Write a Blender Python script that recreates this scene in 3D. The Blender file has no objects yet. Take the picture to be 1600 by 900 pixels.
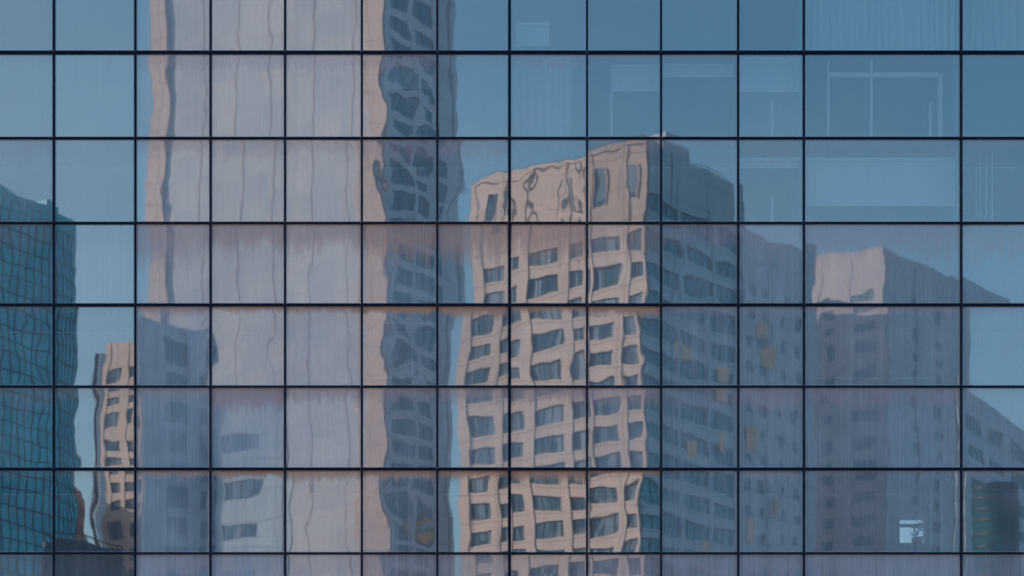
import bpy, math, random
from mathutils import Vector, noise as mnoise

S = bpy.context.scene
C = S.collection
random.seed(7)

# ------------------------------------------------------------------ camera
D, PX, CAMZ, HOR = 40.0, 0.014, 1.6, 1400.0      # metres to the facade, metres per photo pixel on it, eye height, horizon row
cam = bpy.data.cameras.new('camera')
cam.sensor_width = 36
cam.lens = 36 * D / (1600 * PX)
cam.shift_y = (HOR - 450) / 1600
cam.clip_start, cam.clip_end = 0.1, 6000
co = bpy.data.objects.new('camera', cam); C.objects.link(co)
co.location = (0, -D, CAMZ); co.rotation_euler = (math.radians(90), 0, 0)
S.camera = co

# ------------------------------------------------------------------ sky, sun, exposure
SUN = Vector((-0.94, 0.06, 0.34)).normalized()
elev = math.asin(SUN.z); azim = math.atan2(SUN.x, SUN.y)
W = bpy.data.worlds.new('World'); S.world = W; W.use_nodes = True
nt = W.node_tree
sky = nt.nodes.new('ShaderNodeTexSky'); sky.sky_type = 'NISHITA'; sky.sun_disc = False
sky.sun_elevation = elev; sky.sun_rotation = azim
sky.air_density = 1.0; sky.dust_density = 3.0; sky.ozone_density = 0.7
bg = nt.nodes['Background']; bg.inputs['Strength'].default_value = 0.12
tint = nt.nodes.new('ShaderNodeMix'); tint.data_type = 'RGBA'; tint.blend_type = 'MULTIPLY'; tint.inputs[0].default_value = 1
tint.inputs[7].default_value = (.74, .97, 1.04, 1)          # cooler evening air than the model's default
nt.links.new(sky.outputs[0], tint.inputs[6]); 
tcw = nt.nodes.new('ShaderNodeTexCoord'); spw = nt.nodes.new('ShaderNodeSeparateXYZ'); nt.links.new(tcw.outputs['Generated'], spw.inputs[0])
nz_ = nt.nodes.new('ShaderNodeTexNoise'); nz_.inputs['Scale'].default_value = 5; nz_.inputs['Detail'].default_value = 4
mpw = nt.nodes.new('ShaderNodeMapping'); mpw.inputs['Scale'].default_value = (1, 1, 3.5); nt.links.new(tcw.outputs['Generated'], mpw.inputs[0]); nt.links.new(mpw.outputs[0], nz_.inputs['Vector'])
def wm(op, a, b, c=None):
    n = nt.nodes.new('ShaderNodeMath'); n.operation = op
    for i, v in enumerate((a, b, c)):
        if v is None: continue
        if hasattr(v, 'links'): nt.links.new(v, n.inputs[i])
        else: n.inputs[i].default_value = v
    return n
hz = wm('MULTIPLY_ADD', spw.outputs[2], -1.7, .84)              # thicker towards the horizon
hz = wm('MULTIPLY_ADD', spw.outputs[0], -.85, hz.outputs[0])    # and towards the sun
hz = wm('MULTIPLY_ADD', nz_.outputs['Fac'], .5, hz.outputs[0]); hz = wm('SUBTRACT', hz.outputs[0], .22); hz.use_clamp = True
hzf = wm('MULTIPLY', hz.outputs[0], .9)
hm = nt.nodes.new('ShaderNodeMix'); hm.data_type = 'RGBA'; nt.links.new(hzf.outputs[0], hm.inputs[0]); nt.links.new(tint.outputs[2], hm.inputs[6])
hm.inputs[7].default_value = (2.65, 2.70, 3.15, 1)
nt.links.new(hm.outputs[2], bg.inputs['Color'])
sl = bpy.data.lights.new('sun', 'SUN'); sl.energy = 3.4; sl.angle = math.radians(0.5); sl.color = (1, .69, .57)
so = bpy.data.objects.new('sun', sl); C.objects.link(so)
so.rotation_euler = SUN.to_track_quat('Z', 'Y').to_euler()
S.view_settings.view_transform = 'Standard'; S.view_settings.look = 'None'
S.view_settings.exposure = 1.14; S.view_settings.gamma = 1; S.view_settings.use_curve_mapping = False
S.cycles.max_bounces = 10; S.cycles.transparent_max_bounces = 24; S.cycles.glossy_bounces = 6
S.cycles.caustics_reflective = False; S.cycles.caustics_refractive = False

# ------------------------------------------------------------------ material helpers
def newmat(name):
    m = bpy.data.materials.new(name); m.use_nodes = True
    t = m.node_tree
    for n in list(t.nodes): t.nodes.remove(n)
    out = t.nodes.new('ShaderNodeOutputMaterial')
    return m, t, out

def nd(t, typ, **kw):
    n = t.nodes.new(typ)
    for k, v in kw.items():
        if k in n.inputs: n.inputs[k].default_value = v
        else: setattr(n, k, v)
    return n

def mth(t, op, a, b=None, c=None, clamp=False):
    n = t.nodes.new('ShaderNodeMath'); n.operation = op; n.use_clamp = clamp
    for i, v in enumerate((a, b, c)):
        if v is None: continue
        if hasattr(v, 'links'): t.links.new(v, n.inputs[i])
        else: n.inputs[i].default_value = v
    return n.outputs[0]

def mixc(t, f, a, b):
    n = t.nodes.new('ShaderNodeMix'); n.data_type = 'RGBA'
    for s, v in ((n.inputs[0], f), (n.inputs[6], a), (n.inputs[7], b)):
        if hasattr(v, 'links'): t.links.new(v, s)
        elif isinstance(v, (int, float)): s.default_value = v
        else: s.default_value = (*v, 1)
    return n.outputs[2]

def posnoise(t, scale, detail=3, rough=.55, src=None):
    tc = nd(t, 'ShaderNodeNewGeometry').outputs['Position'] if src is None else src
    mp = nd(t, 'ShaderNodeMapping'); mp.inputs['Scale'].default_value = scale
    t.links.new(tc, mp.inputs['Vector'])
    n = nd(t, 'ShaderNodeTexNoise', Scale=1.0, Detail=detail, Roughness=rough)
    t.links.new(mp.outputs[0], n.inputs['Vector'])
    return n.outputs['Fac']

def surf(name, col, col2=None, scale=(.3, .3, .08), rough=.7, spec=.3, metal=0, joint=0):
    """plain weathered surface: two tones of its own colour mixed by stretched noise"""
    m, t, out = newmat(name)
    b = nd(t, 'ShaderNodeBsdfPrincipled', Roughness=rough, Metallic=metal)
    b.inputs['Specular IOR Level'].default_value = spec
    col2 = col2 or tuple(c * .75 for c in col)
    f = posnoise(t, scale)
    f2 = posnoise(t, (2.1, 2.1, 1.4))
    f = mth(t, 'ADD', mth(t, 'MULTIPLY', f, .75), mth(t, 'MULTIPLY', f2, .25))
    f = mth(t, 'MULTIPLY_ADD', f, 2.6, -.8, clamp=True)
    colr = mixc(t, f, col, col2)
    if joint:                                                   # open joints between the cladding panels
        geo = nd(t, 'ShaderNodeNewGeometry'); sp = nd(t, 'ShaderNodeSeparateXYZ'); t.links.new(geo.outputs['Position'], sp.inputs[0])
        run = mth(t, 'ADD', sp.outputs[0], mth(t, 'MULTIPLY', sp.outputs[1], .6))
        a = mth(t, 'LESS_THAN', mth(t, 'FRACT', mth(t, 'DIVIDE', sp.outputs[2], joint)), .028)
        c2 = mth(t, 'LESS_THAN', mth(t, 'FRACT', mth(t, 'DIVIDE', run, joint * 1.37)), .022)
        colr = mixc(t, mth(t, 'MAXIMUM', a, c2), colr, tuple(c * .45 for c in col))
    t.links.new(colr, b.inputs['Base Color'])
    t.links.new(b.outputs[0], out.inputs[0])
    return m

def glassy(name, col, col2, cell=(1.0, 1.0, .3), rough=.06, spec=.6):
    """window glass of a far building: dark glossy pane, blinds and curtains behind in cells"""
    m, t, out = newmat(name)
    b = nd(t, 'ShaderNodeBsdfPrincipled', Roughness=rough)
    b.inputs['Specular IOR Level'].default_value = spec
    geo = nd(t, 'ShaderNodeNewGeometry')
    mp = nd(t, 'ShaderNodeMapping'); mp.inputs['Scale'].default_value = cell
    t.links.new(geo.outputs['Position'], mp.inputs['Vector'])
    fl = nd(t, 'ShaderNodeVectorMath', operation='FLOOR'); t.links.new(mp.outputs[0], fl.inputs[0])
    wn = nd(t, 'ShaderNodeTexWhiteNoise'); t.links.new(fl.outputs[0], wn.inputs['Vector'])
    ns = posnoise(t, (3, 3, .4))
    f = mth(t, 'MULTIPLY', mth(t, 'POWER', wn.outputs['Value'], 1.7), mth(t, 'MULTIPLY_ADD', ns, 1.4, .2), clamp=True)
    t.links.new(mixc(t, f, col, col2), b.inputs['Base Color'])
    t.links.new(b.outputs[0], out.inputs[0])
    return m

M = {}
M['mullion'] = surf('dark_navy_aluminium', (.0005, .008, .032), (.001, .011, .040), rough=.5, spec=.12)
M['slab'] = surf('concrete_slab', (.20, .20, .21))
M['ceiling'] = surf('white_ceiling', (.62, .64, .66), (.55, .57, .6))
M['room'] = surf('room_wall', (.15, .36, .42), (.11, .29, .35))
M['white'] = surf('white_paint', (.80, .80, .80), (.72, .72, .73))
M['blind'] = surf('blind_fabric', (.70, .66, .70), (.60, .57, .62), scale=(6, 6, .3))
M['curtain'] = surf('curtain_fabric', (.66, .60, .63), (.52, .48, .53), scale=(7, 7, .25))
M['leaf'] = surf('leaf_green', (.03, .06, .03))
M['pot'] = surf('terracotta_pot', (.3, .14, .09))
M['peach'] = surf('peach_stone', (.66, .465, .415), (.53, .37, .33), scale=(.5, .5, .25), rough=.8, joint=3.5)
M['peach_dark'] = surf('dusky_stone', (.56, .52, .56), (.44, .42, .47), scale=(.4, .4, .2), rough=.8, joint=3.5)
M['pale'] = surf('pale_panel', (.50, .49, .55), (.44, .44, .50), scale=(.5, .5, .05))
M['pinkrib'] = surf('pink_rib', (.58, .46, .47), (.50, .42, .45))
M['greystone'] = surf('grey_stone', (.56, .58, .63), (.42, .45, .51), scale=(.35, .35, .12), joint=3.7)
M['roofshade'] = surf('dark_roof_and_shade', (.05, .06, .08), (.035, .045, .06))  # also darkens side faces that should read as shaded
M['redbrick'] = surf('red_facade', (.30, .10, .09), (.22, .08, .08))
M['bar'] = surf('dark_bar', (.010, .022, .028), (.02, .03, .034), rough=.5)
M['frame'] = surf('window_frame', (.16, .15, .16), (.12, .12, .13), rough=.5)
M['glassblue'] = glassy('blue_window_glass', (.025, .070, .115), (.26, .29, .36))
M['glassteal'] = glassy('teal_window_glass', (.005, .13, .175), (.05, .21, .26), cell=(.6, .6, .3))
M['glasspale'] = glassy('pale_window_glass', (.50, .47, .53), (.60, .54, .57), cell=(.28, .28, .28), rough=.4, spec=.15)
M['glasssoft'] = glassy('grey_blue_window_glass', (.13, .22, .28), (.22, .28, .34), cell=(.6, .6, .3), rough=.2, spec=.3)
M['skin'] = glassy('teal_tower_glass', (.001, .32, .43), (.02, .52, .60), cell=(1.1, 1.1, .6), rough=.22, spec=.3)
M['drum'] = glassy('drum_glass', (.006, .05, .07), (.008, .075, .095), cell=(.8, .8, .5), rough=.6, spec=.1)
M['hazy'] = surf('hazy_panel', (.62, .65, .70), (.48, .52, .58), scale=(.35, .35, .12), joint=3.6)
M['shadedside'] = surf('blue_grey_shaded_stone', (.40, .50, .57), (.31, .40, .47), scale=(.4, .4, .2), joint=3.5)  # cool shade of the peach block's right face put into its colour
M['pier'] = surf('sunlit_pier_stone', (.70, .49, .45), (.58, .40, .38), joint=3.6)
M['jointcap'] = surf('brushed_joint_cap', (.006, .016, .040), (.012, .026, .055), rough=.5, spec=.3)
M['asphalt'] = surf('asphalt', (.05, .05, .055), (.04, .04, .042), rough=.9)
M['cityground'] = surf('pale_concrete_ground', (.40, .38, .37), (.33, .32, .31), scale=(.02, .02, .02), rough=.9)
M['paving'] = surf('paving', (.26, .25, .24), (.2, .2, .19), rough=.9)
M['paint'] = surf('road_paint', (.7, .7, .68), (.6, .6, .58))
M['warmglint'] = surf('sun_glint_panel', (.78, .46, .25), (.68, .38, .2))  # orange glints of reflected sun, painted as panel colour
M['yellow'] = surf('yellow_panel', (.66, .30, .05), (.5, .22, .04))

# facade glass: mirror coating over tinted glass, thin film of dust with rain streaks
def pane_material():
    m, t, out = newmat('mirror_glass')
    uv = nd(t, 'ShaderNodeUVMap', uv_map='pane_uv').outputs[0]
    sep = nd(t, 'ShaderNodeSeparateXYZ'); t.links.new(uv, sep.inputs[0])
    U, V = sep.outputs[0], sep.outputs[1]
    def attr(n):
        a = nd(t, 'ShaderNodeAttribute', attribute_type='OBJECT', attribute_name=n); return a.outputs['Fac']
    fine = posnoise(t, (26, 1, .25), detail=4, rough=.6)
    broad = posnoise(t, (5.5, 1, .16), detail=3)
    drip = posnoise(t, (8, 1, .05), detail=3)
    blot = posnoise(t, (1.1, 1, .9), detail=2)
    st = mth(t, 'MULTIPLY_ADD', mth(t, 'ADD', mth(t, 'MULTIPLY', fine, .5), mth(t, 'MULTIPLY', broad, .5)), 4.2, -1.6, clamp=True)
    # dirt that ran from the top edge of the pane
    reach = mth(t, 'MULTIPLY_ADD', drip, .55, .02)
    reach = mth(t, 'MULTIPLY', reach, attr('run'))
    reach = mth(t, 'MULTIPLY', reach, mth(t, 'MULTIPLY_ADD', posnoise(t, (1.6, 1, .4), detail=2), 2.2, -.1, clamp=True))
    band = mth(t, 'SUBTRACT', 1, mth(t, 'DIVIDE', mth(t, 'SUBTRACT', 1, V), mth(t, 'ADD', reach, .02)), clamp=True)
    band = mth(t, 'SMOOTH_MIN', mth(t, 'MULTIPLY', band, 1.7), .9, .3)
    band = mth(t, 'MULTIPLY', band, mth(t, 'MULTIPLY_ADD', fine, 1.6, .1, clamp=True))
    band = mth(t, 'MULTIPLY', band, attr('stain'))
    # pale sealant line round the edge
    eu = mth(t, 'MINIMUM', U, mth(t, 'SUBTRACT', 1, U)); ev = mth(t, 'MINIMUM', V, mth(t, 'SUBTRACT', 1, V))
    e = mth(t, 'MINIMUM', mth(t, 'MULTIPLY', eu, attr('wide')), mth(t, 'MULTIPLY', ev, 1.82))
    edge = mth(t, 'MULTIPLY', mth(t, 'LESS_THAN', e, .058), .16)
    film = mth(t, 'MULTIPLY', attr('veil'), mth(t, 'MULTIPLY_ADD', st, mth(t, 'MULTIPLY_ADD', blot, .9, -.05), .76))
    film = mth(t, 'MULTIPLY', film, mth(t, 'MULTIPLY_ADD', blot, .8, .6))
    film = mth(t, 'ADD', mth(t, 'ADD', film, mth(t, 'MULTIPLY', band, .75)), edge, clamp=True)
    warm = attr('warm')
    dustc = mixc(t, fine, (.34, .51, .65), (.62, .63, .74))
    stainc = mixc(t, warm, (.50, .44, .55), (.66, .38, .28))
    fc = mixc(t, mth(t, 'DIVIDE', band, mth(t, 'ADD', film, .02), clamp=True), dustc, stainc)
    dif = nd(t, 'ShaderNodeBsdfDiffuse'); t.links.new(fc, dif.inputs['Color'])
    tr = nd(t, 'ShaderNodeBsdfTransparent'); tr.inputs['Color'].default_value = (.72, .90, .96, 1)
    gl = nd(t, 'ShaderNodeBsdfGlossy', Roughness=0.014); gl.inputs['Color'].default_value = (.72, .96, 1.0, 1)
    ms = nd(t, 'ShaderNodeMixShader'); t.links.new(attr('mirror'), ms.inputs[0])
    t.links.new(tr.outputs[0], ms.inputs[1]); t.links.new(gl.outputs[0], ms.inputs[2])
    m2 = nd(t, 'ShaderNodeMixShader'); t.links.new(film, m2.inputs[0])
    t.links.new(ms.outputs[0], m2.inputs[1]); t.links.new(dif.outputs[0], m2.inputs[2])
    t.links.new(m2.outputs[0], out.inputs[0])
    return m
M['pane'] = pane_material()

# ------------------------------------------------------------------ mesh helpers
class MB:
    def __init__(s): s.v, s.f = [], []
    def box(s, x0, x1, y0, y1, z0, z1):
        b = len(s.v)
        s.v += [(x0, y0, z0), (x1, y0, z0), (x1, y1, z0), (x0, y1, z0), (x0, y0, z1), (x1, y0, z1), (x1, y1, z1), (x0, y1, z1)]
        s.f += [tuple(b + i for i in q) for q in ((0, 3, 2, 1), (4, 5, 6, 7), (0, 1, 5, 4), (1, 2, 6, 5), (2, 3, 7, 6), (3, 0, 4, 7))]
    def prism(s, poly, z0, z1):
        """poly counter-clockwise seen from above"""
        b, n = len(s.v), len(poly)
        s.v += [(x, y, z0) for x, y in poly] + [(x, y, z1) for x, y in poly]
        s.f.append(tuple(b + i for i in reversed(range(n)))); s.f.append(tuple(b + n + i for i in range(n)))
        for i in range(n):
            j = (i + 1) % n; s.f.append((b + i, b + j, b + n + j, b + n + i))
    def slab(s, p, q, a, b_, o0, o1, z0, z1):
        """box on a facade running p>q (outside on its right): from a to b_ metres along, o0..o1 metres outward"""
        dx, dy = q[0] - p[0], q[1] - p[1]; L = math.hypot(dx, dy); dx /= L; dy /= L; nx, ny = dy, -dx
        pt = lambda u, o: (p[0] + dx * u + nx * o, p[1] + dy * u + ny * o)
        s.prism([pt(a, o1), pt(b_, o1), pt(b_, o0), pt(a, o0)], z0, z1)
    def quad(s, *pts):
        b = len(s.v); s.v += list(pts); s.f.append(tuple(range(b, b + len(pts))))
    def build(s, name, mat, parent=None, off=None, bevel=0):
        me = bpy.data.meshes.new(name)
        v = s.v if off is None else [(x - off[0], y - off[1], z - off[2]) for x, y, z in s.v]
        me.from_pydata(v, [], s.f); me.update(); me.materials.append(mat)
        o = bpy.data.objects.new(name, me); C.objects.link(o)
        if parent: o.parent = parent
        if off is not None: o.location = off
        if bevel:
            bm = o.modifiers.new('bevel', 'BEVEL'); bm.width = bevel; bm.segments = 2
        return o

def tag(o, label=None, cat=None, group=None, kind=None):
    for k, v in (('label', label), ('category', cat), ('group', group), ('kind', kind)):
        if v: o[k] = v
    return o

def thing(name, label, cat, loc=(0, 0, 0), group=None):
    o = bpy.data.objects.new(name, None); C.objects.link(o); o.location = loc
    o.empty_display_size = .5
    return tag(o, label, cat, group)

def structure(name, mb, mat): return tag(mb.build(name, mat), kind='structure')

# photo pixel -> world. On the facade (y = 0); inside, y metres behind it; outside, Y metres in front of it (seen mirrored)
def fx(px, dep=0.0): return (px - 800) * PX * (D + dep) / D
def fz(py, dep=0.0): return CAMZ + (HOR - py) * PX * (D + dep) / D
def mirror(px, Y): return (fx(px, Y), -Y)

# ------------------------------------------------------------------ ground
g = MB(); g.quad((-2500, -2500, 0), (2500, -2500, 0), (2500, 2500, 0), (-2500, 2500, 0)); structure('ground', g, M['cityground'])
g = MB(); g.box(-60, 60, -9, -.3, .0, .13); structure('pavement', g, M['paving'])
g = MB(); g.box(-60, 60, -48, -33, .0, .13); structure('pavement', g, M['paving'])
g = MB(); g.box(-200, 200, -32.9, -9.1, -.1, .004); structure('road', g, M['asphalt'])
g = MB()
for i in range(-12, 13): g.box(i * 5 - 1, i * 5 + 1, -21.1, -20.95, .006, .010)
structure('road_marking', g, M['paint'])

# ------------------------------------------------------------------ the glass facade
XM = [84.5, 211.7, 329.3, 445.6, 565.4, 683.3, 796.1, 917.2, 1032.8, 1153.2, 1255.8, 1501.5]
ZM = [82.6, 216.4, 349.0, 476.9, 604.5, 733.2, 864.8]
TH = [4.6, 2.7, 2.8, 4.2, 2.8, 4.4, 3.0]
XA = [-162, -40.5] + XM + [1620, 1745]
ZA = [-182, -50] + ZM + [994, 1122, 1250, 1378]
BX0, BX1, BZ1, BDEP = fx(-162), fx(1745), fz(-182), 3.0
office = thing('office_building', 'mirror glass office building front with navy grid framing filling the whole view', 'building')

xe = [-40.5] + XM + [1620]          # pane columns: 13, rows: 8
ze = [-50] + ZM + [994]
NCOL, NROW = len(xe) - 1, len(ze) - 1

def warp(r, c):
    """sum of gentle bending modes of a pane; amplitudes are how far (photo pixels) the mirrored picture is pushed"""
    rnd = random.Random(r * 100 + c * 7 + 3)
    g = lambda a: rnd.uniform(-a, a)
    p = dict(tx=g(4.5), tz=g(5), tw=g(4), wx=g(2), wz=g(3), ph=rnd.uniform(0, 6.28), pil=rnd.uniform(-3, 5), ns=rnd.uniform(1.5, 4.5),
             edge=rnd.uniform(1, 7), rip=g(2.2), rp=rnd.uniform(0, 6.28), kx=rnd.uniform(.7, 1.5), kz=rnd.uniform(.7, 1.5), bx=g(2.2))
    if 6 <= c <= 10: p['tz'] = {3: 7, 5: 23, 6: 23}.get(r, 0) + g(1)
    if c == 6: p['tx'] = {2: -11, 3: -14, 4: 4, 5: 3, 6: 4}.get(r, 0)
    if c == 1: p['tx'] *= .3
    p.update(WARP.get((r, c), {}))
    return p
WARP = {(3, 12): dict(tx=-55, tz=26), (2, 6): dict(ns=9, tw=-6), (2, 7): dict(ns=13, tw=8), (4, 6): dict(tw=-9), (4, 5): dict(ns=9), (1, 5): dict(ns=10), (2, 5): dict(ns=10),
        (4, 2): dict(ns=6), (4, 3): dict(ns=6), (6, 7): dict(tw=9), (6, 4): dict(ns=8), (6, 5): dict(ns=9), (6, 1): dict(ns=4)}

def pane_mesh(r, c, x0, x1, z0, z1):
    w, h = (x1 - x0) / 2, (z1 - z0) / 2
    nx, nz = (30 if w < 1.2 else 56), 30
    p = warp(r, c)
    k = 1 / 4700.0
    vs, fs, uvs = [], [], []
    for j in range(nz + 1):
        for i in range(nx + 1):
            u, v = 2 * i / nx - 1, 2 * j / nz - 1
            f = p['tx'] * u * w + p['tz'] * v * h
            f += p['tw'] * u * v * w * .7
            f += p['bx'] * u * w * math.cos(math.pi * v * 1.15 + p['ph'] * .3)          # upright lines bow sideways
            f += p['wx'] * w / (math.pi * p['kx']) * math.sin(math.pi * p['kx'] * u + p['ph']) * (1 + .5 * v)
            f += p['wz'] * h / (math.pi * p['kz']) * math.sin(math.pi * p['kz'] * v + p['rp']) * (1 + .4 * u)
            f += p['pil'] * .5 * (u * u * w + v * v * h)
            f += p['edge'] * .09 * (u ** 12 * w + v ** 12 * h)                               # glass pulled in at the gasket
            f += p['rip'] * .08 * math.sin(5.5 * u + 4.5 * v + p['ph']) + p['rip'] * .06 * math.sin(-4 * u + 7 * v + p['rp'])
            f += p['ns'] * .42 * mnoise.noise((u * w * 1.9 + r * 9.1, v * h * 1.5 + c * 7.7, 3.3)) + p['ns'] * .10 * mnoise.noise((u * w * 5 + r * 5.1, v * h * 4 + c * 3.7, 8.8))
            vs.append((u * w, f * k, v * h)); uvs.append(((u + 1) / 2, (v + 1) / 2))
    for j in range(nz):
        for i in range(nx):
            a = j * (nx + 1) + i; fs.append((a, a + 1, a + nx + 2, a + nx + 1))
    me = bpy.data.meshes.new('pane'); me.from_pydata(vs, [], fs)
    ul = me.uv_layers.new(name='pane_uv')
    for l in me.loops: ul.data[l.index].uv = uvs[l.vertex_index]
    me.polygons.foreach_set('use_smooth', [True] * len(fs))
    me.materials.append(M['pane']); me.update()
    return me

ROW = [dict(veil=.17, stain=.10, run=.5, warm=.0), dict(veil=.20, stain=.42, run=.6, warm=.10),
       dict(veil=.20, stain=.48, run=.8, warm=.15), dict(veil=.20, stain=.8, run=1.5, warm=.5),
       dict(veil=.20, stain=.85, run=.42, warm=.75), dict(veil=.25, stain=.85, run=.9, warm=.45),
       dict(veil=.18, stain=.8, run=.42, warm=.75), dict(veil=.25, stain=.70, run=1.6, warm=.35)]
for r in range(NROW):
    for c in range(NCOL):
        x0, x1, z0, z1 = fx(xe[c]), fx(xe[c + 1]), fz(ze[r + 1]), fz(ze[r])
        o = bpy.data.objects.new('pane', pane_mesh(r, c, x0, x1, z0, z1)); C.objects.link(o)
        o.parent = office; o.location = ((x0 + x1) / 2, 0, (z0 + z1) / 2)
        rnd = random.Random(r * 31 + c)
        q = dict(ROW[r])
        q['veil'] *= rnd.uniform(.75, 1.3); q['stain'] *= rnd.uniform(.35, 1.15); q['run'] *= rnd.uniform(.6, 1.25)
        if r in (4, 6) and not 1 <= c <= 8: q['warm'] *= .3
        if r in (4, 6) and 3 <= c <= 8: q['stain'] = rnd.uniform(.95, 1.3); q['warm'] = .95; q['run'] *= rnd.uniform(.8, 1.3)
        if r == 3 and 5 <= c <= 7: q['stain'] = .9; q['run'] = 1.7; q['warm'] = .7
        q['veil'] *= 1.25 - .05 * c * (1.6 - .2 * r if r < 4 else .6)
        if c >= 9: q['warm'] *= .5
        if c >= 9 and r >= 3: q['veil'] *= 1.45                    # heavier veil on the panes at lower right
        if 6 <= c <= 8 and r == 6: q['veil'] *= .5
        if c >= 9: q['stain'] *= .55
        if c == 1: q['stain'] *= .3; q['veil'] *= .75 if r < 3 else .42
        if r >= 3: q['veil'] *= 1.3
        if 2 <= c <= 3 and r >= 4: q['veil'] *= 1.45
        if c == 0 and r >= 3: q['veil'] *= .45; q['stain'] *= .35
        q['mirror'] = (.40 if c >= 8 and r <= 2 else .47) + rnd.uniform(-.035, .035)
        for kk, vv in q.items(): o[kk] = float(vv)
        o['wide'] = float(x1 - x0)

# panes beyond the picture's edge, kept as one part
mb = MB()
for c in range(len(XA) - 1):
    for r in range(len(ZA) - 1):
        if 1 <= c <= NCOL and 1 <= r <= NROW: continue
        a, b, z0, z1 = fx(XA[c]), fx(XA[c + 1]), fz(ZA[r + 1]), fz(ZA[r])
        mb.quad((a, 0, z0), (b, 0, z0), (b, 0, z1), (a, 0, z1))
o = mb.build('outer_pane', M['pane'], office); o['kind'] = 'stuff'
for kk, vv in dict(veil=.12, stain=.0, run=.5, warm=0, wide=1.6, mirror=.47).items(): o[kk] = float(vv)

zb = fz(1378)
for i, x in enumerate(XA):
    w = (4.6 if abs(x - 796.1) < 1 else 3.0) * PX / 2
    mb = MB(); X = fx(x)
    mb.box(X - w, X + w, -.060, -.006, zb, BZ1); mb.box(X - w * .8, X + w * .8, .012, .16, zb, BZ1)
    mb.build('mullion', M['mullion'], office, bevel=.004)
for i, z in enumerate(ZA):
    th = (TH[ZM.index(z)] if z in ZM else 3) * PX * .44
    mb = MB(); Z = fz(z)
    for j in range(len(XA) - 1):
        a, b = fx(XA[j]) + .0275, fx(XA[j + 1]) - .0275
        mb.box(a, b, -.056, -.007, Z - th, Z + th)
        mb.box(a, b, .014, .15, Z - th * .9, Z + th * .9)
    mb.build('transom', M['mullion'], office, bevel=.003)

cap = MB(); cap.box(-.021, .021, -.066, -.0605, -.03, .03); cap0 = cap.build('joint_cover', M['jointcap'], office)
for i, x in enumerate(XM):
    for k, z in enumerate(ZM):
        o = cap0 if i == k == 0 else cap0.copy()
        if o is not cap0: C.objects.link(o)
        o.location = (fx(x), 0, fz(z))

# body behind the glass: slabs, ceilings, partition walls, roof
slabs = [-50, 216.4, 476.9, 733.2, 994, 1250]
for z in slabs:
    mb = MB(); mb.box(BX0 + .2, BX1 - .2, .2, BDEP - .05, fz(z) - .10, fz(z) + .10); mb.build('floor_slab', M['slab'], office)
    mb = MB(); mb.box(BX0 + .2, BX1 - .2, .5, BDEP - .05, fz(z) - .45, fz(z) - .43); mb.build('ceiling', M['ceiling'], office)
mb = MB()
wx0, wx1 = fx(1403, BDEP), fx(1446, BDEP); wz0, wz1 = fz(851, BDEP), fz(809, BDEP)
mb.box(BX0, wx0, BDEP, BDEP + .3, 0, BZ1); mb.box(wx1, BX1, BDEP, BDEP + .3, 0, BZ1)
mb.box(wx0, wx1, BDEP, BDEP + .3, 0, wz0); mb.box(wx0, wx1, BDEP, BDEP + .3, wz1, BZ1)
mb.box(BX0, BX0 + .2, .2, BDEP, 0, BZ1); mb.box(BX1 - .2, BX1, .2, BDEP, 0, BZ1)
mb.build('wall', M['room'], office)
mb = MB(); mb.box(BX0 - .1, BX1 + .1, -.05, BDEP + .4, BZ1 + .005, BZ1 + .6); mb.build('roof', M['slab'], office)
mb = MB(); mb.box(BX0, BX1, 0, .3, 0, zb - .005); mb.build('plinth', M['slab'], office)
mb = MB()
for px in (211.7, 565.4, 917.2, 1255.8, 1501.5):
    X = fx(px); mb.box(X - .06, X + .06, .22, BDEP - .06, 0.3, BZ1 - .2)
mb.build('partition', M['room'], office)
fr = MB(); zc = wz0 + (wz1 - wz0) * .70
fr.box(wx0 - .04, wx1 + .04, BDEP - .06, BDEP - .01, wz1 - .03, wz1 + .04); fr.box(wx0 - .04, wx1 + .04, BDEP - .06, BDEP - .01, wz0 - .04, wz0 + .03)
fr.box(wx0, wx1, BDEP - .05, BDEP + .02, zc - .035, zc + .035)
fr.box(wx0 - .04, wx0 + .03, BDEP - .055, BDEP - .012, wz0 + .03, wz1 - .03); fr.box(wx1 - .03, wx1 + .04, BDEP - .055, BDEP - .012, wz0 + .03, wz1 - .03)
fr.build('rear_window_frame', M['bar'], office)

# ---- curtains, blinds and frames standing behind the glass
ORD = ['top', 'second', 'third', 'fourth', 'fifth', 'sixth', 'seventh', 'bottom']
COL = ['first', 'second', 'third', 'fourth', 'fifth', 'sixth', 'seventh', 'eighth', 'ninth', 'tenth', 'eleventh', 'wide twelfth', 'rightmost']
def where(r, c): return '%s row, %s column' % (ORD[r], COL[c])

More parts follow.
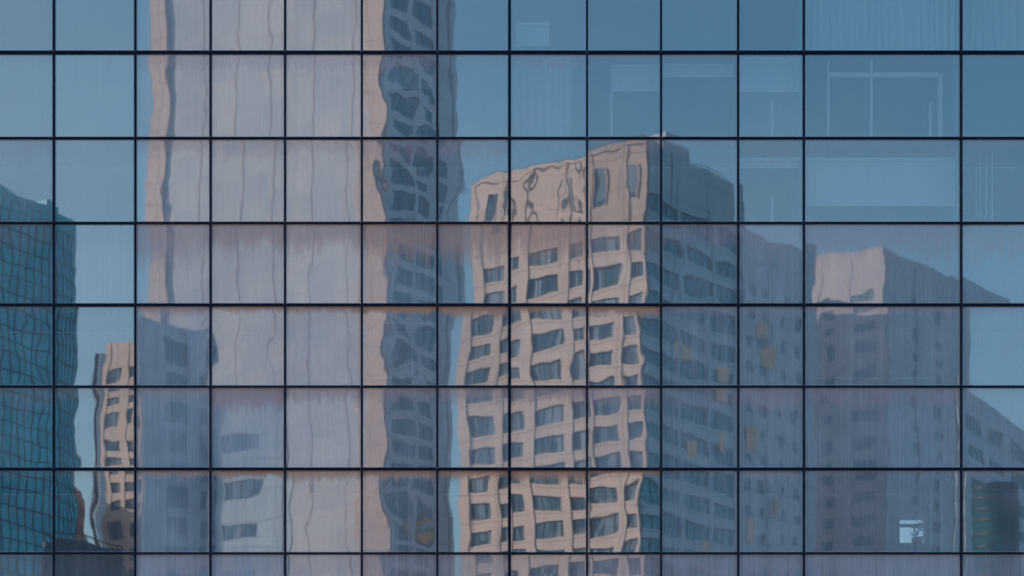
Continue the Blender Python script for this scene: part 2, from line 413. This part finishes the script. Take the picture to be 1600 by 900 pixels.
def curtain(r, c, a=0.0, b=1.0, drop=1.0, dep=.32):
    x0, x1, z0, z1 = fx(xe[c], dep), fx(xe[c + 1], dep), fz(ze[r + 1], dep), fz(ze[r], dep)
    X0, X1 = x0 + (x1 - x0) * a + .03, x0 + (x1 - x0) * b - .03
    Z1 = z1 - .04; Z0 = z1 - (z1 - z0) * drop + .03
    n = int((X1 - X0) / .02); nz = 6; rnd = random.Random(r * 50 + c)
    ph, mbv, mbf = rnd.random() * 9, [], []
    for j in range(nz + 1):
        for i in range(n + 1):
            t_ = i / n; x = X0 + (X1 - X0) * t_; z = Z0 + (Z1 - Z0) * j / nz
            y = dep + .035 * math.sin(x * 38 + ph + 1.5 * math.sin(x * 5 + ph)) * (1.1 - .5 * j / nz) + .012 * math.sin(x * 71 + j * .5)
            mbv.append((x - X0, y, z - Z0))
    for j in range(nz):
        for i in range(n):
            q = j * (n + 1) + i; mbf.append((q, q + 1, q + n + 2, q + n + 1))
    me = bpy.data.meshes.new('curtain'); me.from_pydata(mbv, [], mbf); me.materials.append(M['curtain'])
    me.polygons.foreach_set('use_smooth', [True] * len(mbf))
    o = bpy.data.objects.new('curtain', me); C.objects.link(o); o.location = (X0, 0, Z0)
    tag(o, 'pale pleated curtain hanging behind the glass pane in the %s' % where(r, c), 'curtain', 'curtains behind the facade glass')

def blind(r, c, y0, y1, a, b, dep=.28, mat='blind'):
    """flat roller blind between photo rows y0, y1 and photo columns a, b"""
    t_ = MB(); X0, X1, Z0, Z1 = fx(a, dep), fx(b, dep), fz(y1, dep), fz(y0, dep)
    root = thing('roller_blind', 'flat pale roller blind part way down in the %s' % where(r, c), 'blind', ((X0 + X1) / 2, dep, Z0), 'roller blinds behind the facade glass')
    h = (X1 - X0) / 2
    t_.box(-h, h, -.004, .004, .025, Z1 - Z0 - .03); t_.build('fabric', M[mat], root)
    t_ = MB(); t_.box(-h, h, -.012, .012, 0, .023); t_.build('hem_bar', M['white'], root)
    t_ = MB(); t_.box(-h, h, -.035, .035, Z1 - Z0 - .028, Z1 - Z0 + .04); t_.build('roller', M['white'], root)

def frame(label, bars, dep, name='inner_frame', mat='white'):
    """white interior framing: bars given as photo rectangles (x0, y0, x1, y1)"""
    X, Z = fx(bars[0][0], dep), fz(max(b[3] for b in bars), dep)
    root = thing(name, label, 'frame', (X, dep, Z), 'white frames inside the offices')
    for i, (a, y0, b, y1) in enumerate(bars):
        t_ = MB(); o = .003 * i
        t_.box(fx(a, dep) - X, fx(b, dep) - X, -.04 + o, .04 + o, fz(y1, dep) - Z, fz(y0, dep) - Z)
        t_.build('post' if (y1 - y0) > (b - a) else 'rail', M[mat], root, bevel=.004)

for r, c in ((0, 2), (0, 3), (0, 4), (1, 2), (1, 3), (1, 4), (2, 2), (2, 3), (2, 4), (3, 1), (3, 2), (3, 3), (3, 4), (3, 5), (5, 3), (5, 4), (4, 4),
             (5, 7), (3, 10), (5, 10), (5, 11), (7, 0), (7, 3), (7, 9), (7, 11), (0, 12), (0, 11)):
    curtain(r, c)
curtain(1, 7, 0, .82)
blind(1, 8, 104, 143, 957, 1031); blind(1, 9, 103, 121, 1037, 1146); blind(1, 10, 86, 144, 1156, 1253)
blind(2, 11, 250, 322, 1260, 1494); blind(2, 10, 250, 263, 1156, 1253); blind(1, 5, 103, 139, 600, 676); blind(4, 5, 481, 506, 598, 682)
blind(0, 7, 39, 72, 806, 858)
frame('white door frame with one post in the second row, ninth column', [(953, 103, 957, 214), (957, 141.5, 1030, 144.5)], .5)
frame('tall white partition frame with three posts in the second row, wide pane', [(1292.5, 96, 1295.5, 214), (1359.5, 96, 1363, 214), (1466, 117, 1472, 214), (1295.5, 114, 1466, 121), (1452, 160, 1455, 214)], .45)
frame('single short white post in the second row, eleventh column', [(1204.5, 157, 1208, 214), (1204, 213, 1209, 215)], .5)
frame('white post pair in the fifth row, wide pane', [(1455, 495, 1458, 602), (1468, 498, 1474, 602), (1268, 590, 1455, 592.5)], .5)
frame('white post pair beside the bright rear window in the seventh row, wide pane', [(1453, 762, 1456, 860), (1469, 745, 1473.5, 860)], .5)
frame('four thin white uprights in the third row, rightmost pane', [(1524, 258, 1525.5, 343), (1530.5, 250, 1532, 343), (1540, 240, 1542, 343), (1549, 235, 1551, 343)], .5)
frame('thin white rail across the fifth row, sixth column', [(568, 589, 680, 591.5), (643, 526, 646, 589)], .5)
frame('white upright with low rail in the seventh row, third column', [(239, 740, 242, 862), (216, 836, 248, 838)], .5)
frame('low white handrail in the seventh row, fourth column', [(340, 848, 443, 850.5), (342, 850.5, 344, 862), (378, 850.5, 380, 862)], .5)
frame('short white post in the third row, eleventh column', [(1204.5, 312, 1208, 346), (1203, 345, 1209, 347)], .5)

# plant on the sill of the rear window
px_, dep_ = 1433, BDEP - .25
plant = thing('potted_plant', 'dark leafy plant in a pot in front of the bright rear window', 'plant', (fx(px_, dep_), dep_, fz(854, dep_)))
pm = MB(); nseg = 10
for i in range(nseg):
    a, b = 6.2832 * i / nseg, 6.2832 * (i + 1) / nseg
    pm.quad((.1 * math.cos(a), .1 * math.sin(a), 0), (.1 * math.cos(b), .1 * math.sin(b), 0), (.14 * math.cos(b), .14 * math.sin(b), .2), (.14 * math.cos(a), .14 * math.sin(a), .2))
pm.build('pot', M['pot'], plant)
lm = MB(); rnd = random.Random(5)
for i in range(44):
    h = .15 + .38 * rnd.random(); a = rnd.random() * 6.283; l = .12 + .14 * rnd.random(); t_ = rnd.uniform(-.1, .16)
    d = Vector((math.cos(a), math.sin(a) * .5, t_ * 3)).normalized(); s = d.cross(Vector((0, 0, 1))).normalized() * .035
    o0 = Vector((rnd.uniform(-.05, .05), 0, h)); m_ = o0 + d * l * .5
    lm.quad(tuple(o0), tuple(m_ + s), tuple(o0 + d * l), tuple(m_ - s))
lm.build('foliage', M['leaf'], plant)

# ------------------------------------------------------------------ the city across the street, seen mirrored in the glass
def along(p, q, px):
    """metres from p on facade line p>q where the mirrored photo column px meets it"""
    k = (px - 800) * PX / D            # x / (D + Y)
    ax, ay = p; bx_, by = q
    # (ax + t dx) = k (D - (ay + t dy))
    t_ = (k * (D - ay) - ax) / ((bx_ - ax) + k * (by - ay))
    return t_ * math.hypot(bx_ - ax, by - ay)

def flen(p, q): return math.hypot(q[0] - p[0], q[1] - p[1])

def facade(root, wall, p, q, z0, z1, floors, piers, glass, bars=1.4, spand=.30, pier=.42, fmat='frame', ext=0.0):
    """floors: (sill, head) heights; piers: (a, b) metres along. Adds wall pieces to wall, makes one glazing strip per floor"""
    L = flen(p, q); zz = z0
    for (a, b) in floors + [(z1, z1)]:
        if a - zz > .02: wall.slab(p, q, 0, L + ext, -.05, spand, zz, a)
        zz = b
    for a, b in piers: wall.slab(p, q, a, b, -.04, pier, z0, z1 - .003)
    for a, b in floors:
        gm = MB(); gm.slab(p, q, .02, L - .02, -.02, .03, a + .002, b - .002); w = gm.build('window', glass, root)
        if not bars: continue
        fm = MB(); u = .2
        while u < L:
            fm.slab(p, q, u - .04, u + .04, .031, .11, a + .003, b - .003); u += bars
        fm.slab(p, q, .02, L - .02, .032, .09, b - .09, b - .004)
        fm.build('frame', M[fmat], w)

def core(root, poly, z1, mat, name='wall'):
    mb = MB(); mb.prism(poly, 0, z1); return mb.build(name, mat, root)

# plan polygons run counter-clockwise: the side facing the street is walked from right to left in the mirror
# --- banded peach block in the middle
c0 = mirror(1006, 172); l0 = mirror(725, 185); r0 = mirror(1152, 185)
top = fz(222, 172)
bld = thing('banded_office_block', 'peach stone office block with window bands, sunlit left face, reflected at the centre', 'building', (c0[0], c0[1], 0), 'buildings mirrored in the glass')
def local(root, *pts): return [(x - root.location.x, y - root.location.y) for x, y in pts]
cc, ll, rr = local(bld, c0, l0, r0)
back = (ll[0] + rr[0] - cc[0], ll[1] + rr[1] - cc[1])
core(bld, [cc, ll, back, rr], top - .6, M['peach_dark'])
floors = []
z = fz(520, 175.5) - 3.5 * 17
while z < 77: floors.append((z - 1.02, z + .98)); z += 3.5
topfl = floors + [(z - 1.0, z + .9), (0, 0)]

S_ = lambda px: along(c0, l0, px)
piers = [(0.0, .35)] + [(S_(b), S_(a)) for a, b in ((967, 980), (919, 925), (879, 894), (815, 832), (774, 790))] + [(S_(739), flen(c0, l0))]
wl = MB(); facade(bld, wl, cc, ll, 0, top, floors + [topfl[-2]], piers, M['glassblue'], bars=1.25, ext=.0)
# upper storey: tall slit windows between wide piers
wl.build('stone_front', M['peach'], bld)
sl_ = MB(); fm = MB()
for px0, px1 in ((757, 771), (783, 796), (876, 884), (892, 900), (930, 945), (968, 990)):
    a, b = S_(px1), S_(px0)
    sl_.slab(cc, ll, a, b, .25, .32, top - 6.3, top - 2.4)
    fm.slab(cc, ll, a - .15, a, .25, .46, top - 6.4, top - 2.3); fm.slab(cc, ll, b, b + .15, .25, .46, top - 6.4, top - 2.3)
s1 = sl_.build('slit_window', M['glassblue'], bld); fm.build('frame', M['peach'], s1)
cm = MB(); cm.slab(cc, ll, -.1, flen(cc, ll) + .1, .301, .5, top - .5, top + .1); cm.build('cornice', M['peach'], bld)
wl = MB(); Lr = flen(rr, cc)
facade(bld, wl, rr, cc, 0, top - 2.5, floors + [topfl[-2]] + ([(z + 2.4, z + 4.3)] if z + 5 < top - 2.5 else []), [(a, a + .5) for a in (0.0, Lr * .3, Lr * .62)], M['glassteal'], bars=1.25)
wl.slab(rr, cc, 0, Lr, -.05, .3, top - 2.499, top)
wl.build('stone_side', M['shadedside'], bld)
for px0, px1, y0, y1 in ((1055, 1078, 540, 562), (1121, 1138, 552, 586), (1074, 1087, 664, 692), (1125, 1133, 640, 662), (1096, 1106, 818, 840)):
    am = MB(); a, b = sorted((along(r0, c0, px0), along(r0, c0, px1))); am.slab(rr, cc, a, b, .3, .36, fz(y1, 178), fz(y0, 178)); am.build('sun_glint_panel', M['warmglint'], bld)  # sun glints on the shaded face, added as orange panels
ph_ = MB(); a, b = sorted((along(r0, c0, 1040), along(r0, c0, 1086))); ph_.slab(rr, cc, a, b, -5, -.6, top - .6, top + 2.0); ph_.build('plant_room', M['greystone'], bld)
rl = MB()
for p, q in ((rr, cc), (cc, ll)):
    L_ = flen(p, q); rl.slab(p, q, .3, L_ - .3, -.82, -.78, top + .95, top + 1.0); u = .5
    while u < L_: rl.slab(p, q, u, u + .05, -.83, -.77, top - .6, top + .949); u += 1.6
rl.build('roof_rail', M['bar'], bld)

# --- tall pale tower
c0 = mirror(600, 220); l0 = mirror(236, 234); r0 = mirror(709, 230.5)
t1 = thing('pale_tower', 'tall pale ribbed tower with pink corner piers running off the top of the reflection', 'building', (c0[0], c0[1], 0), 'buildings mirrored in the glass')
cc, ll, rr = local(t1, c0, l0, r0); back = (ll[0] + rr[0] - cc[0], ll[1] + rr[1] - cc[1])
ttop = 150.0
core(t1, [cc, ll, back, rr], ttop, M['greystone'])
fl = [];  z = 2.0
while z < ttop - 4: fl.append((z, z + 3.45)); z += 3.6
L = flen(cc, ll); S_ = lambda px: along(c0, l0, px)
wl = MB(); ribs = []
facade(t1, wl, cc, ll, 0, ttop, fl, [(a - .14, a + .14) for a in [S_(px) for px in (548, 487, 425, 372, 318)]], M['glasspale'], bars=0, spand=.036, pier=.085)
wl.build('rib_front', M['pinkrib'], t1)
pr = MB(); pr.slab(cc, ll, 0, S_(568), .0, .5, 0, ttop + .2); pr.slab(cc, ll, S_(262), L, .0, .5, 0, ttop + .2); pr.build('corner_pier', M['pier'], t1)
wl = MB(); Lr = flen(rr, cc)
facade(t1, wl, rr, cc, 0, ttop, [(a + .6, b - .5) for a, b in fl], [(0, 4.3), (Lr * .56, Lr * .62), (Lr - 1.2, Lr + .0)], M['glasssoft'], bars=1.6, spand=.14, pier=.2)
wl.build('stone_side', M['greystone'], t1)

for px0, px1, y0, y1 in ((628, 634, 808, 832), (650, 664, 808, 816), (649, 668, 828, 838)):
    am = MB(); a, b = sorted((along(r0, c0, px0), along(r0, c0, px1))); am.slab(rr, cc, a, b, .3, 1.1, fz(y1, 225), fz(y0, 225)); am.build('yellow_awning', M['yellow'], t1, bevel=.05)

# --- teal glass tower at the left
pa, pb, pc = mirror(-150, 92), mirror(86, 105), mirror(118, 107.8)
t0 = thing('teal_glass_tower', 'dark teal glass tower with fine dark grid reflected at the left edge', 'building', (pb[0], pb[1], 0), 'buildings mirrored in the glass')
a_, b_, c_ = local(t0, pa, pb, pc)
tt = fz(338, 105)
d_ = (c_[0] - 30, c_[1] - 46); e_ = (a_[0] - 30, a_[1] - 20)
core(t0, [b_, a_, e_, d_, c_], tt - .4, M['skin'], 'glass_skin')
gb = MB()
for p, q in ((c_, b_), (b_, a_)):
    L = flen(p, q); u = 0
    while u <= L + .01: gb.slab(p, q, max(u - .036, 0), u + .036, -.02, .06, 0, tt); u += .84 if q is a_ else .55
    z = 1.2
    while z < tt: gb.slab(p, q, 0, L, -.02, .05, z - .045, z + .045); z += 1.27
gb.build('glazing_bar', M['bar'], t0)
pm = MB()
for p, q in ((c_, b_), (b_, a_)): pm.slab(p, q, 0, flen(p, q), -.3, .05, tt - 1.0, tt + .5)
a, b = sorted((along(pb, pa, 70), along(pb, pa, 88))); pm.slab(b_, a_, a, b, -1.5, .06, tt + .3, tt + 1.1)
pm.build('parapet', M['skin'], t0)

# --- small sunlit pink block and the grey slab beside it
def block(name, label, pc, pl, pr, toppx, mats, fl_pitch, win, piersL=(), piersR=(), zlow=20, relief=(.30, .42), glass='glassblue', glassR='glassteal', bars=1.3, barsR=1.3, depth=None):
    """block with one corner towards us: pc, pl, pr = (photo column, distance) of the near corner, the left and the right end"""
    c0, l0, r0 = mirror(*pc), mirror(*pl), mirror(*pr)
    b = thing(name, label, 'building', (c0[0], c0[1], 0), 'buildings mirrored in the glass')
    cc, ll, rr = local(b, c0, l0, r0)
    back = (ll[0] + rr[0] - cc[0], ll[1] + rr[1] - cc[1]) if depth is None else (cc[0] + depth[0], cc[1] + depth[1])
    tz = fz(toppx, pc[1])
    core(b, [cc, ll, back, rr], tz - .5, M['greystone'])
    fl = []; z = tz - win[2]
    while z > zlow: fl.append((z - win[0] / 2, z + win[0] / 2)); z -= fl_pitch
    fl.reverse()
    for (p, q, pp, mt, gl_, nm, P, Q, bb) in ((cc, ll, piersL, mats[0], glass, 'stone_front', c0, l0, bars), (rr, cc, piersR, mats[1], glassR, 'stone_side', r0, c0, barsR)):
        wl = MB(); L = flen(p, q)
        pr_ = [tuple(sorted((max(0, along(P, Q, u)), min(L, max(0, along(P, Q, v)))))) for u, v in pp]
        facade(b, wl, p, q, 0, tz, fl, pr_, M[gl_], bars=bb, spand=relief[0], pier=relief[1])
        wl.build(nm, M[mt], b)
    return b
block('pink_block', 'narrow sunlit pink block with small square windows reflected beside the pale tower', (226, 246), (163, 249), (238, 256), 519, ('peach', 'greystone'), 3.45, (1.9, 0, 6.6),
      ((226, 219), (205, 193), (170, 163)), ((226, 230), (234, 238)), zlow=36, bars=1.1)
block('grey_slab_block', 'plain shaded grey slab block standing behind the narrow pink block', (151, 285), (149, 290), (175, 290), 545, ('roofshade', 'greystone'), 3.4, (1.5, 0, 30), ((151, 149),), ((151, 175),), zlow=60)  # left face coloured dark, shade painted in place of sun

# --- shaded annex in front of the tower foot
block('shaded_annex', 'shaded grey stone annex with paired teal windows in front of the pale tower', (224, 190), (223, 197), (331, 196), 492, ('roofshade', 'hazy'), 3.75, (2.5, 0, 3.6),  # dark colour of the left face stands in for shade
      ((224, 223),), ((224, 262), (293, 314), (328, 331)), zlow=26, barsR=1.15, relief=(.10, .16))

block('pale_podium', 'pale mauve podium with wide strip windows at the foot of the pale tower', (446, 187), (333, 191), (447, 196), 622, ('greystone', 'greystone'), 5.6, (2.3, 0, 5.4),
      ((446, 404), (346, 333)), ((446, 447),), zlow=26, bars=1.6, relief=(.08, .12))

# --- hazy grey block between, right stone block, dark block at far right
gb_ = block('grey_window_block', 'blue grey block with scattered small windows behind the peach office block', (1120, 205), (1090, 240), (1270, 216), 345, ('pale', 'greystone'), 3.5, (1.5, 0, 8),
      (), ((1120, 1163), (1174, 1186), (1196, 1216), (1224, 1240), (1250, 1270)), zlow=28, glassR='glasssoft', relief=(.14, .2))
rw = MB(); rw.prism(local(gb_, (41, -264), (41, -251.5), (28, -251.5), (28, -264)), 0, 104.3); rw.build('added_shade_block', M['pale'], gb_)  # unseen mass added only to shade the lower part of the right block
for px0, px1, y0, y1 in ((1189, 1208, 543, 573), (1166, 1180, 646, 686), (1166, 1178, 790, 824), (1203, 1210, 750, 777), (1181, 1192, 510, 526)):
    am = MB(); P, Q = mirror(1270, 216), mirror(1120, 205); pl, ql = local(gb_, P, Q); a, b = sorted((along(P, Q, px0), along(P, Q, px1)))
    am.slab(pl, ql, a, b, .31, .4, fz(y1, 210), fz(y0, 210)); am.build('sun_glint_panel', M['warmglint'], gb_)  # reflected sun patches put in as flat orange panels
block('blank_stone_block', 'stone block with blank pinkish upper wall and angled roofline reflected at the right', (1386, 258), (1258, 266.2), (1513, 277.4), 388, ('pinkrib', 'greystone'), 4.0, (1.8, 0, 7.4),
      ((1386, 1368), (1332, 1300), (1284, 1258)), ((1386, 1426), (1436, 1462), (1472, 1568)), zlow=28, glass='glasssoft', glassR='glasssoft', relief=(.14, .2))
block('dark_corner_block', 'dark shaded block with rows of windows sloping down at the lower right edge', (1500, 140), (1499, 150), (1690, 175), 597, ('roofshade', 'greystone'), 3.2, (1.5, 0, 3.0),  # left face darkened in colour to read as unlit
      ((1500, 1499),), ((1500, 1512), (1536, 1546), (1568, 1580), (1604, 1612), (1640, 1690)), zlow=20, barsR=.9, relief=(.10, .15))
# round teal drum
px_, Y_ = 1555, 118
X, Y = mirror(px_, Y_); R = (fx(1592, Y_) - fx(1518, Y_)) / 2
dr = thing('round_glass_drum', 'low round dark teal building with stacked horizontal rings at the lower right corner', 'building', (X, Y, 0), 'buildings mirrored in the glass')
poly = lambda r_: [(r_ * math.cos(6.28318 * i / 40), r_ * math.sin(6.28318 * i / 40)) for i in range(40)]
tz = fz(762, Y_)
mb = MB(); mb.prism(poly(R), 0, tz); mb.build('glass_skin', M['drum'], dr)
mb = MB(); z = 3
while z < tz + .1: mb.prism(poly(R + .06), z - .09, z + .09); z += 1.05
mb.build('ring', M['bar'], dr)

# --- low dark roof and striped red building at lower left
lo = thing('low_dark_building', 'low dark flat roofed building with a parapet rail at the lower left', 'building', (*mirror(120, 85), 0), 'buildings mirrored in the glass')
A, B, Cc, Dd_ = local(lo, mirror(192, 90), mirror(62, 85), mirror(60, 97), mirror(205, 99))
tz = fz(829, 85)
mb = MB(); mb.prism([A, B, Cc, Dd_], 0, tz - 1.0); mb.build('wall', M['roofshade'], lo)
mb = MB(); mb.slab(A, B, 0, flen(A, B), -.2, .12, tz - .999, tz - .55); mb.slab(A, B, 0, flen(A, B), -.1, .0, tz - .08, tz)
u = 0
while u < flen(A, B): mb.slab(A, B, u, u + .07, -.09, -.02, tz - .56, tz - .07); u += .6
mb.build('parapet_rail', M['roofshade'], lo)
mb = MB(); z = tz - 3.0
while z > 8: mb.slab(A, B, .4, flen(A, B) - .4, -.02, .05, z - 1.0, z); z -= 3.0
mb.build('window', M['glassblue'], lo)
block('red_striped_block', 'small red and white striped facade glimpsed between teal tower and pink block', (104, 235), (98, 240), (129, 250), 748, ('redbrick', 'redbrick'), 3.2, (1.3, 0, 3), ((104, 98),), ((104, 108), (112, 115), (119, 122), (126, 129)), zlow=24, glassR='glasspale')
